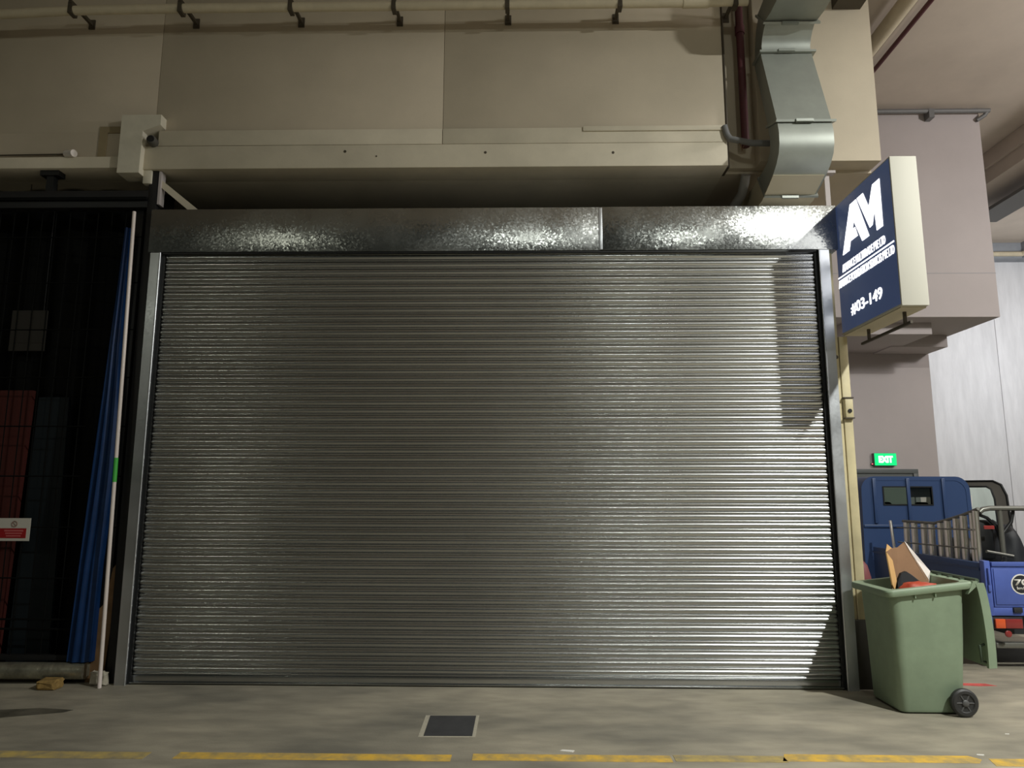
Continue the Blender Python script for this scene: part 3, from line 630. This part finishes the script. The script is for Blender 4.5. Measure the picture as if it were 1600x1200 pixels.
b_loft(door, [[dp(*p_, 0.03) for p_ in (a, b)]+[dp(*p_, -0.03) for p_ in (b, a)] for a, b in zip(fo, hole)])
b_prism(door, [dp(0, 0.5, 0.035), dp(dl, 0.5, 0.035), dp(dl+0.02, 1.18, 0.035), dp(0, 1.18, 0.035)], -dn*0.07)
dr_ = link_bm('cab_door', door, 'door_trim', tk, smooth=True)
prism('door_glass', [dp(*p_, 0.003) for p_ in hole], -dn*0.006, 'truck_glass', dr_)
tube('door_seal', [dp(*p_, 0.034) for p_ in hole[1:]], 0.012, 'black_plastic', dr_, 8)
tube('door_edge', [dp(s+ (0.0), z, 0.034) for s, z in fo[1:]], 0.012, 'black_plastic', dr_, 8)

# load standing in the truck bed
rk = thing('steel_rail_rack', 'row of shiny steel tubes standing along the truck bed side', 'rack', (4.72, 1.4, 0.54))
def rk_top(y): return 1.46-0.17*min(1, (y-0.78)/0.75)**0.8 if y > 0.78 else 1.46
ys = [0.80, 0.87, 1.0, 1.14, 1.28, 1.42, 1.58, 1.74, 1.92, 2.10]
for k, y in enumerate(ys):
    tube('upright', [(4.715+0.01*(k % 2), y, 0.54), (4.715+0.01*(k % 2)+0.015, y, rk_top(y))], 0.033 if k > 1 else 0.028, 'chrome', rk, 12)
tube('top_rail', [(4.735, y, rk_top(y)+0.012) for y in [0.76+0.07*i for i in range(21)]], 0.016, 'tube_grey', rk, 8)
tube('cross_wire', [(4.680, y, 1.27-0.03*(y-0.8)) for y in [0.78, 1.2, 1.7, 2.2]], 0.007, 'tube_grey', rk, 6)
tube('cross_wire', [(4.680, y, 1.09-0.02*(y-0.8)) for y in [0.78, 1.2, 1.7, 2.2]], 0.007, 'tube_grey', rk, 6)
tag(tube('steel_bar', [(4.70, 2.28, 0.60), (4.70, 2.38, 1.30)], 0.017, 'chrome'), 'single steel bar leaning at the front of the tube row', 'bar')
tr = thing('hand_trolley', 'dark folding hand trolley loaded behind the truck tailgate', 'trolley', (5.2, 0.95, 0.54))
tube('top_handle', [(4.80, 0.85, 1.435), (4.83, 0.85, 1.462), (4.90, 0.85, 1.475), (5.55, 0.85, 1.475)], 0.024, 'tube_grey', tr)
for x in (5.0, 5.45): tube('upright', [(x, 0.87, 0.54), (x, 0.86, 1.475)], 0.024, 'tube_grey', tr)
tube('loop', [(4.80, 0.90, 1.42), (4.90, 0.90, 1.38), (4.98, 0.90, 1.30), (5.02, 0.90, 1.12)], 0.016, 'black_plastic', tr)
tube('brace', [(5.0, 0.88, 1.20), (5.13, 0.90, 1.34), (5.16, 0.90, 1.45)], 0.016, 'black_plastic', tr)
tube('foot_bar', [(4.80, 0.80, 1.065), (5.05, 0.80, 1.02)], 0.016, 'tube_grey', tr)
box('panel', (4.84, 4.98, 0.94, 0.98, 0.98, 1.36), 'black_plastic', tr, 0.02)
box('reflector_tag', (4.80, 4.90, 0.80, 0.812, 1.275, 1.31), 'lens_red', tr, 0.003)
def lump(name, c, r, m, label, cat, sd, group=None):
    rnd = random.Random(sd); ph = [rnd.uniform(0, 6) for _ in range(6)]
    bm = bmesh.new(); bmesh.ops.create_icosphere(bm, subdivisions=3, radius=1)
    for v in bm.verts:
        n = 1+0.10*math.sin(5*v.co.x+ph[0])*math.cos(4*v.co.y+ph[1])+0.07*math.sin(9*v.co.z+ph[2]+3*v.co.x)
        v.co = Vector((c[0]+v.co.x*r[0]*n, c[1]+v.co.y*r[1]*n, max(c[2]+v.co.z*r[2]*n, c[2]-r[2]*0.9)))
    return tag(link_bm(name, bm, m, None, 'all'), label, cat, group)
lump('tarp_bundle', (5.26, 1.25, 0.93), (0.17, 0.2, 0.43), 'truck_dark', 'tall dark tarpaulin bundle behind the hand trolley', 'bundle', 3)
lump('refuse_sack', (5.10, 1.75, 0.82), (0.24, 0.26, 0.31), 'black_plastic', 'black sack lying between the steel tubes and the cab', 'sack', 5)
mc = tag(lathe('maroon_cylinder', [(0.10, 0), (0.115, 0.02), (0.115, 0.84), (0.09, 0.95), (0.05, 1.0), (0.03, 1.03)], (3.47, 0.62, 0), (0, 0, 1), 'maroon'), 'dull maroon cylinder standing behind the beige post', 'cylinder')

# exit sign
ex = thing('exit_sign', 'lit green exit sign above the grey door', 'sign', (6.37, 5.75, 2.09))
box('case', (6.195, 6.565, 5.72, 5.80, 2.085, 2.295), 'door_grey', ex, 0.006)
box('face', (6.200, 6.560, 5.714, 5.72, 2.09, 2.29), 'exit_green', ex)
text_mesh('lettering', 'EXIT', (6.265, 5.714, 2.135), (1, 0, 0), (0, 0, 1), 0.235, 0.112, 'exit_white', ex, 0.004, 0.05)
lathe('indicator', [(0.008, 0), (0.008, 0.01)], (6.175, 5.76, 2.115), (0, -1, 0), 'red_led', ex, 10)
box('indicator_base', (6.165, 6.195, 5.76, 5.80, 2.10, 2.13), 'door_grey', ex)

# ================================================================== DARK GATE AT THE LEFT
gt = thing('mesh_gate', 'black steel mesh gate left of the roller shutter', 'gate', (-4.2, 0, 0))
box('post', (-3.220, -3.137, 0.0, 0.10, 0.0, 4.64), 'black_steel', gt, 0.004)
box('top_rail', (-8.0, -3.215, 0.0, 0.09, 4.27, 4.44), 'black_steel', gt, 0.004)
box('top_channel', (-8.0, -3.215, -0.03, 0.0, 4.335, 4.365), 'mesh_wire', gt, 0.004)
for x in (-5.6, -4.19): boxes('hanger', [(x-0.035, x+0.035, 0.02, 0.08, 4.44, 4.60), (x-0.09, x+0.09, 0.0, 0.10, 4.60, 4.65)], 'black_steel', gt)
box('stile', (-3.36, -3.28, 0.06, 0.10, 0.18, 4.27), 'black_steel', gt, 0.004)
for i in range(22): tube('wire', [(-3.45-0.135*i, 0.07, 0.17), (-3.45-0.135*i, 0.07, 4.27)], 0.005, 'mesh_wire', gt, 6)
for z in (0.43, 0.51, 0.86, 1.30, 1.75, 2.2, 2.65, 3.1, 3.55, 4.0): tube('wire', [(-8, 0.062, z), (-3.28, 0.062, z)], 0.006 if z > 0.6 else 0.009, 'mesh_wire', gt, 6)
box('kick_rail', (-8, -3.28, 0.05, 0.10, 0.172, 0.215), 'black_steel', gt)
for x in (-3.62, -4.6, -5.8): box('foot', (x-0.05, x+0.05, -0.01, 0.09, 0.0, 0.034), 'black_steel', gt)
tag(tube('foil_rail', [(-8.0, -0.02, 0.103), (-3.385, -0.02, 0.105)], 0.068, 'foil_pipe', None, 16), 'thick silver wrapped rail along the foot of the mesh gate', 'rail')
sheet = bmesh.new(); cols = []  # black backdrop that paints in the dark of the room behind the gate
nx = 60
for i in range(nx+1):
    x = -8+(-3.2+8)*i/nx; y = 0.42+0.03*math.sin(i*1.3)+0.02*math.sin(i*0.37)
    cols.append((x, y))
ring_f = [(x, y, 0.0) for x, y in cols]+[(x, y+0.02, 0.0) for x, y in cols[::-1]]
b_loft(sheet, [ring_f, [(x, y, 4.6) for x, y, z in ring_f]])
tag(link_bm('dark_backdrop', sheet, 'dark_backdrop', None, True), 'black backdrop added for the darkness inside behind the mesh gate', 'backdrop')
# blue tarp gathered against the gate
bt = bmesh.new(); rr = []
for k in range(25):
    t = k/24; z = 4.05-3.87*t
    x0 = -3.385+(-3.555+3.385)*t; x1 = -3.335+(-3.345+3.335)*t
    if 0.3 < t < 0.8: x1 += 0.03*math.sin((t-0.3)/0.5*PI)
    w = x1-x0; f = []; n = 18
    for j in range(n+1):
        u = j/n; f.append((x0+w*u, -0.03-0.022*math.sin(PI*u)-0.010*math.sin(u*5*PI+t*3), z))
    f += [(x0+w*u, 0.025, z) for u in [1-j/n for j in range(n+1)]]
    rr.append(f)
b_loft(bt, rr)
tag(link_bm('blue_tarp', bt, 'blue_tarp', None, True), 'blue tarpaulin gathered in a long tapering strip on the gate', 'tarpaulin')
wpole = thing('leaning_pole', 'slim white pole leaning beside the blue tarpaulin', 'pole', (-3.19, -0.142, 0))
PA, PB = Vector((-3.187, -0.142, 0.0)), Vector((-3.285, -0.085, 4.19))
tube('pole', [PA, PB], 0.016, 'white_pole', wpole)
tube('tape_band', [PA.lerp(PB, 0.405), PA.lerp(PB, 0.455)], 0.018, 'green_tape', wpole)
tag(prism('torn_board', [(-3.42, 0.032, 0.0), (-3.27, 0.032, 0.0), (-3.222, 0.032, 0.62), (-3.222, 0.032, 1.0), (-3.26, 0.032, 0.95), (-3.30, 0.032, 0.66), (-3.375, 0.032, 0.58)], (0, 0.012, 0), 'wood_brown'),
    'torn brown board between the blue tarpaulin and black post', 'board')
bm = bmesh.new(); b_box(bm, -3.66, -3.50, -0.24, -0.11, 0, 0.075, 0.02)
for v in bm.verts: v.co += Vector((random.uniform(-.01, .01), random.uniform(-.01, .01), random.uniform(-.008, .008) if v.co.z > 0.03 else 0))
tag(link_bm('yellow_stone', bm, 'stone', None), 'yellowish stone block lying under the silver rail', 'stone')
bm = bmesh.new(); b_box(bm, -3.31, -3.17, -0.09, -0.025, 0, 0.11, 0.02)
for v in bm.verts: v.co += Vector((random.uniform(-.012, .012), random.uniform(-.01, .01), random.uniform(-.015, .015) if v.co.z > 0.04 else 0))
tag(link_bm('plaster_lump', bm, 'plaster', None), 'pale broken plaster lump at the foot of the black post', 'rubble')
no = thing('warning_notice', 'white and red warning notice fixed to the mesh gate', 'notice', (-4.3, 0.04, 1.18))
box('plate', (-4.56, -4.045, 0.045, 0.052, 1.18, 1.378), 'notice_white', no)
box('red_field', (-4.53, -4.075, 0.042, 0.045, 1.205, 1.290), 'notice_red', no)
bm = bmesh.new()
b_tube(bm, [(-4.185+0.024*math.cos(a), 0.042, 1.328+0.024*math.sin(a)) for a in [2*PI*i/20 for i in range(20)]], 0.0035, 6, True)
b_tube(bm, [(-4.202, 0.042, 1.345), (-4.168, 0.042, 1.311)], 0.003, 6)
link_bm('prohibition_mark', bm, 'notice_line', no)
boxes('print_line', [(-4.27, -4.10, 0.0405, 0.042, 1.262, 1.276), (-4.26, -4.11, 0.0405, 0.042, 1.240, 1.252), (-4.25, -4.12, 0.0405, 0.042, 1.218, 1.229)], 'notice_pale', no)
tag(prism('red_board', [(-5.2, 0.26, 0.0), (-4.38, 0.26, 0.0), (-4.31, 0.26, 2.56), (-5.2, 0.26, 2.56)], (0, 0.05, 0), 'red_sheet'), 'dull red board standing inside the dark gate', 'board')
tag(prism('teal_board', [(-4.32, 0.30, 0.0), (-3.93, 0.30, 0.0), (-3.98, 0.30, 2.5), (-4.27, 0.30, 2.5)], (0, 0.03, 0), 'teal_sheet'), 'dark teal board standing beside the red board', 'board')
gb = thing('hanging_board', 'dim grey board hanging high inside the dark gate', 'board', (-4.45, 0.31, 2.95))
box('board', (-4.62, -4.28, 0.30, 0.32, 2.95, 3.35), 'shop_inside', gb)
for x in (-4.58, -4.32): tube('cord', [(x, 0.31, 3.35), (x, 0.31, 4.66)], 0.004, 'black_plastic', gb, 6)
br = thing('angle_brace', 'pale diagonal steel brace under the left end of the lintel', 'brace', (-3.0, 0.1, 4.22))
prism('brace_bar', [(-3.115, 0.02, 4.555), (-3.115, 0.02, 4.48), (-2.80, 0.02, 4.22), (-2.70, 0.02, 4.22)], (0, 0.03, 0), 'lintel_paint', br)
box('brace_plate', (-3.128, -3.105, 0.0, 0.08, 4.30, 4.63), 'mauve_paint', br)
cm = thing('wall_camera', 'small dark round camera on the corner block', 'camera', (-3.17, -0.04, 4.9))
lathe('body', [(0.045, 0), (0.045, 0.07), (0.035, 0.085)], (-3.185, -0.035, 4.90), (0.15, -1, 0), 'post_dark', cm, 20)
lathe('lens', [(0.030, 0.084), (0.030, 0.092), (0.01, 0.094)], (-3.185, -0.035, 4.90), (0.15, -1, 0), 'black_plastic', cm, 20)
ls = thing('light_stub', 'small pale fitting on the lip left of the corner block', 'fitting', (-3.98, -0.06, 4.765))
tube('stub', [(-4.03, -0.02, 4.80), (-3.93, -0.06, 4.79)], 0.035, 'card_white', ls)
tube('cable', [(-4.03, -0.02, 4.80), (-5.0, -0.03, 4.785), (-8, -0.03, 4.79)], 0.008, 'bracket_dark', ls, 6)

# ================================================================== MARKS AND SMALL THINGS ON THE FLOOR
def stripe(x0, x1, y0, y1, m, label, ends=0.0):
    bm = bmesh.new(); b_prism(bm, [(x0-ends, y0, 0), (x0, y1, 0), (x1, y1, 0), (x1+ends, (y0+y1)/2, 0), (x1, y0, 0)], (0, 0, 0.0015))
    tag(link_bm('yellow_line', bm, m), label, 'road marking', 'painted yellow dashes along the floor')
stripe(-4.6, -1.98, -1.70, -1.585, 'yellow_worn', 'faded yellow floor dash at the far left by the gate')
stripe(-1.80, -0.10, -1.69, -1.58, 'yellow_paint', 'yellow floor dash just left of the drain cover')
stripe(0.03, 1.25, -1.67, -1.56, 'yellow_paint', 'yellow floor dash just right of the drain cover')
stripe(1.27, 1.95, -1.655, -1.55, 'yellow_worn', 'worn yellow floor dash in front of the shutter right half')
stripe(1.97, 3.10, -1.635, -1.515, 'yellow_paint', 'yellow floor dash in front of the green bin', 0.05)
stripe(3.20, 4.6, -1.68, -1.56, 'yellow_paint', 'yellow floor dash at the right edge past the bin', 0.03)
bm = bmesh.new(); b_prism(bm, [(-4.4, -1.25, 0), (-3.75, -1.13, 0), (-3.40, -0.93, 0), (-3.05, -0.80, 0), (-3.02, -0.74, 0), (-3.30, -0.70, 0), (-3.60, -0.76, 0), (-4.4, -0.95, 0)], (0, 0, 0.001))  # irregular darker patch laid on the floor
tag(link_bm('dark_patch', bm, 'dark_floor'), 'dark irregular patch on the floor at the left edge', 'stain')
dc = thing('drain_cover', 'dark square metal drain cover set in the floor', 'drain cover', (-0.17, -1.03, 0))
prism('cover', [(-0.325, -1.245, 0), (0.000, -1.240, 0), (-0.004, -0.805, 0), (-0.338, -0.812, 0)], (0, 0, 0.004), 'drain_steel', dc)
prism('cement_edge', [(-0.36, -1.265, 0), (0.022, -1.258, 0), (0.018, -0.79, 0), (-0.372, -0.80, 0)], (0, 0, 0.002), 'plaster', dc)
bm = bmesh.new(); b_prism(bm, [(4.05, 0.15, 0), (4.20, 0.125, 0), (4.36, 0.14, 0), (4.30, 0.21, 0), (4.12, 0.22, 0)], (0, 0, 0.0015))
tag(link_bm('red_mark', bm, 'red_paint'), 'faded red paint mark on the floor behind the bin', 'road marking')
for (x, y, r, lab) in ((0.62, -1.50, 0.03, 'white paper scrap beside the middle yellow dash'), (3.19, -1.50, 0.016, 'white scrap between the last two yellow dashes'),
                       (3.62, -1.10, 0.010, 'tiny white scrap on the floor right of the bin')):
    prism_ = bmesh.new(); b_prism(prism_, [(x-r*1.6, y, 0), (x+r, y-r*0.6, 0), (x+r*1.5, y+r*0.3, 0), (x-r, y+r*0.7, 0)], (0, 0, 0.004))
    tag(link_bm('paper_scrap', prism_, 'scrap_white'), lab, 'scrap', 'white scraps on the floor')
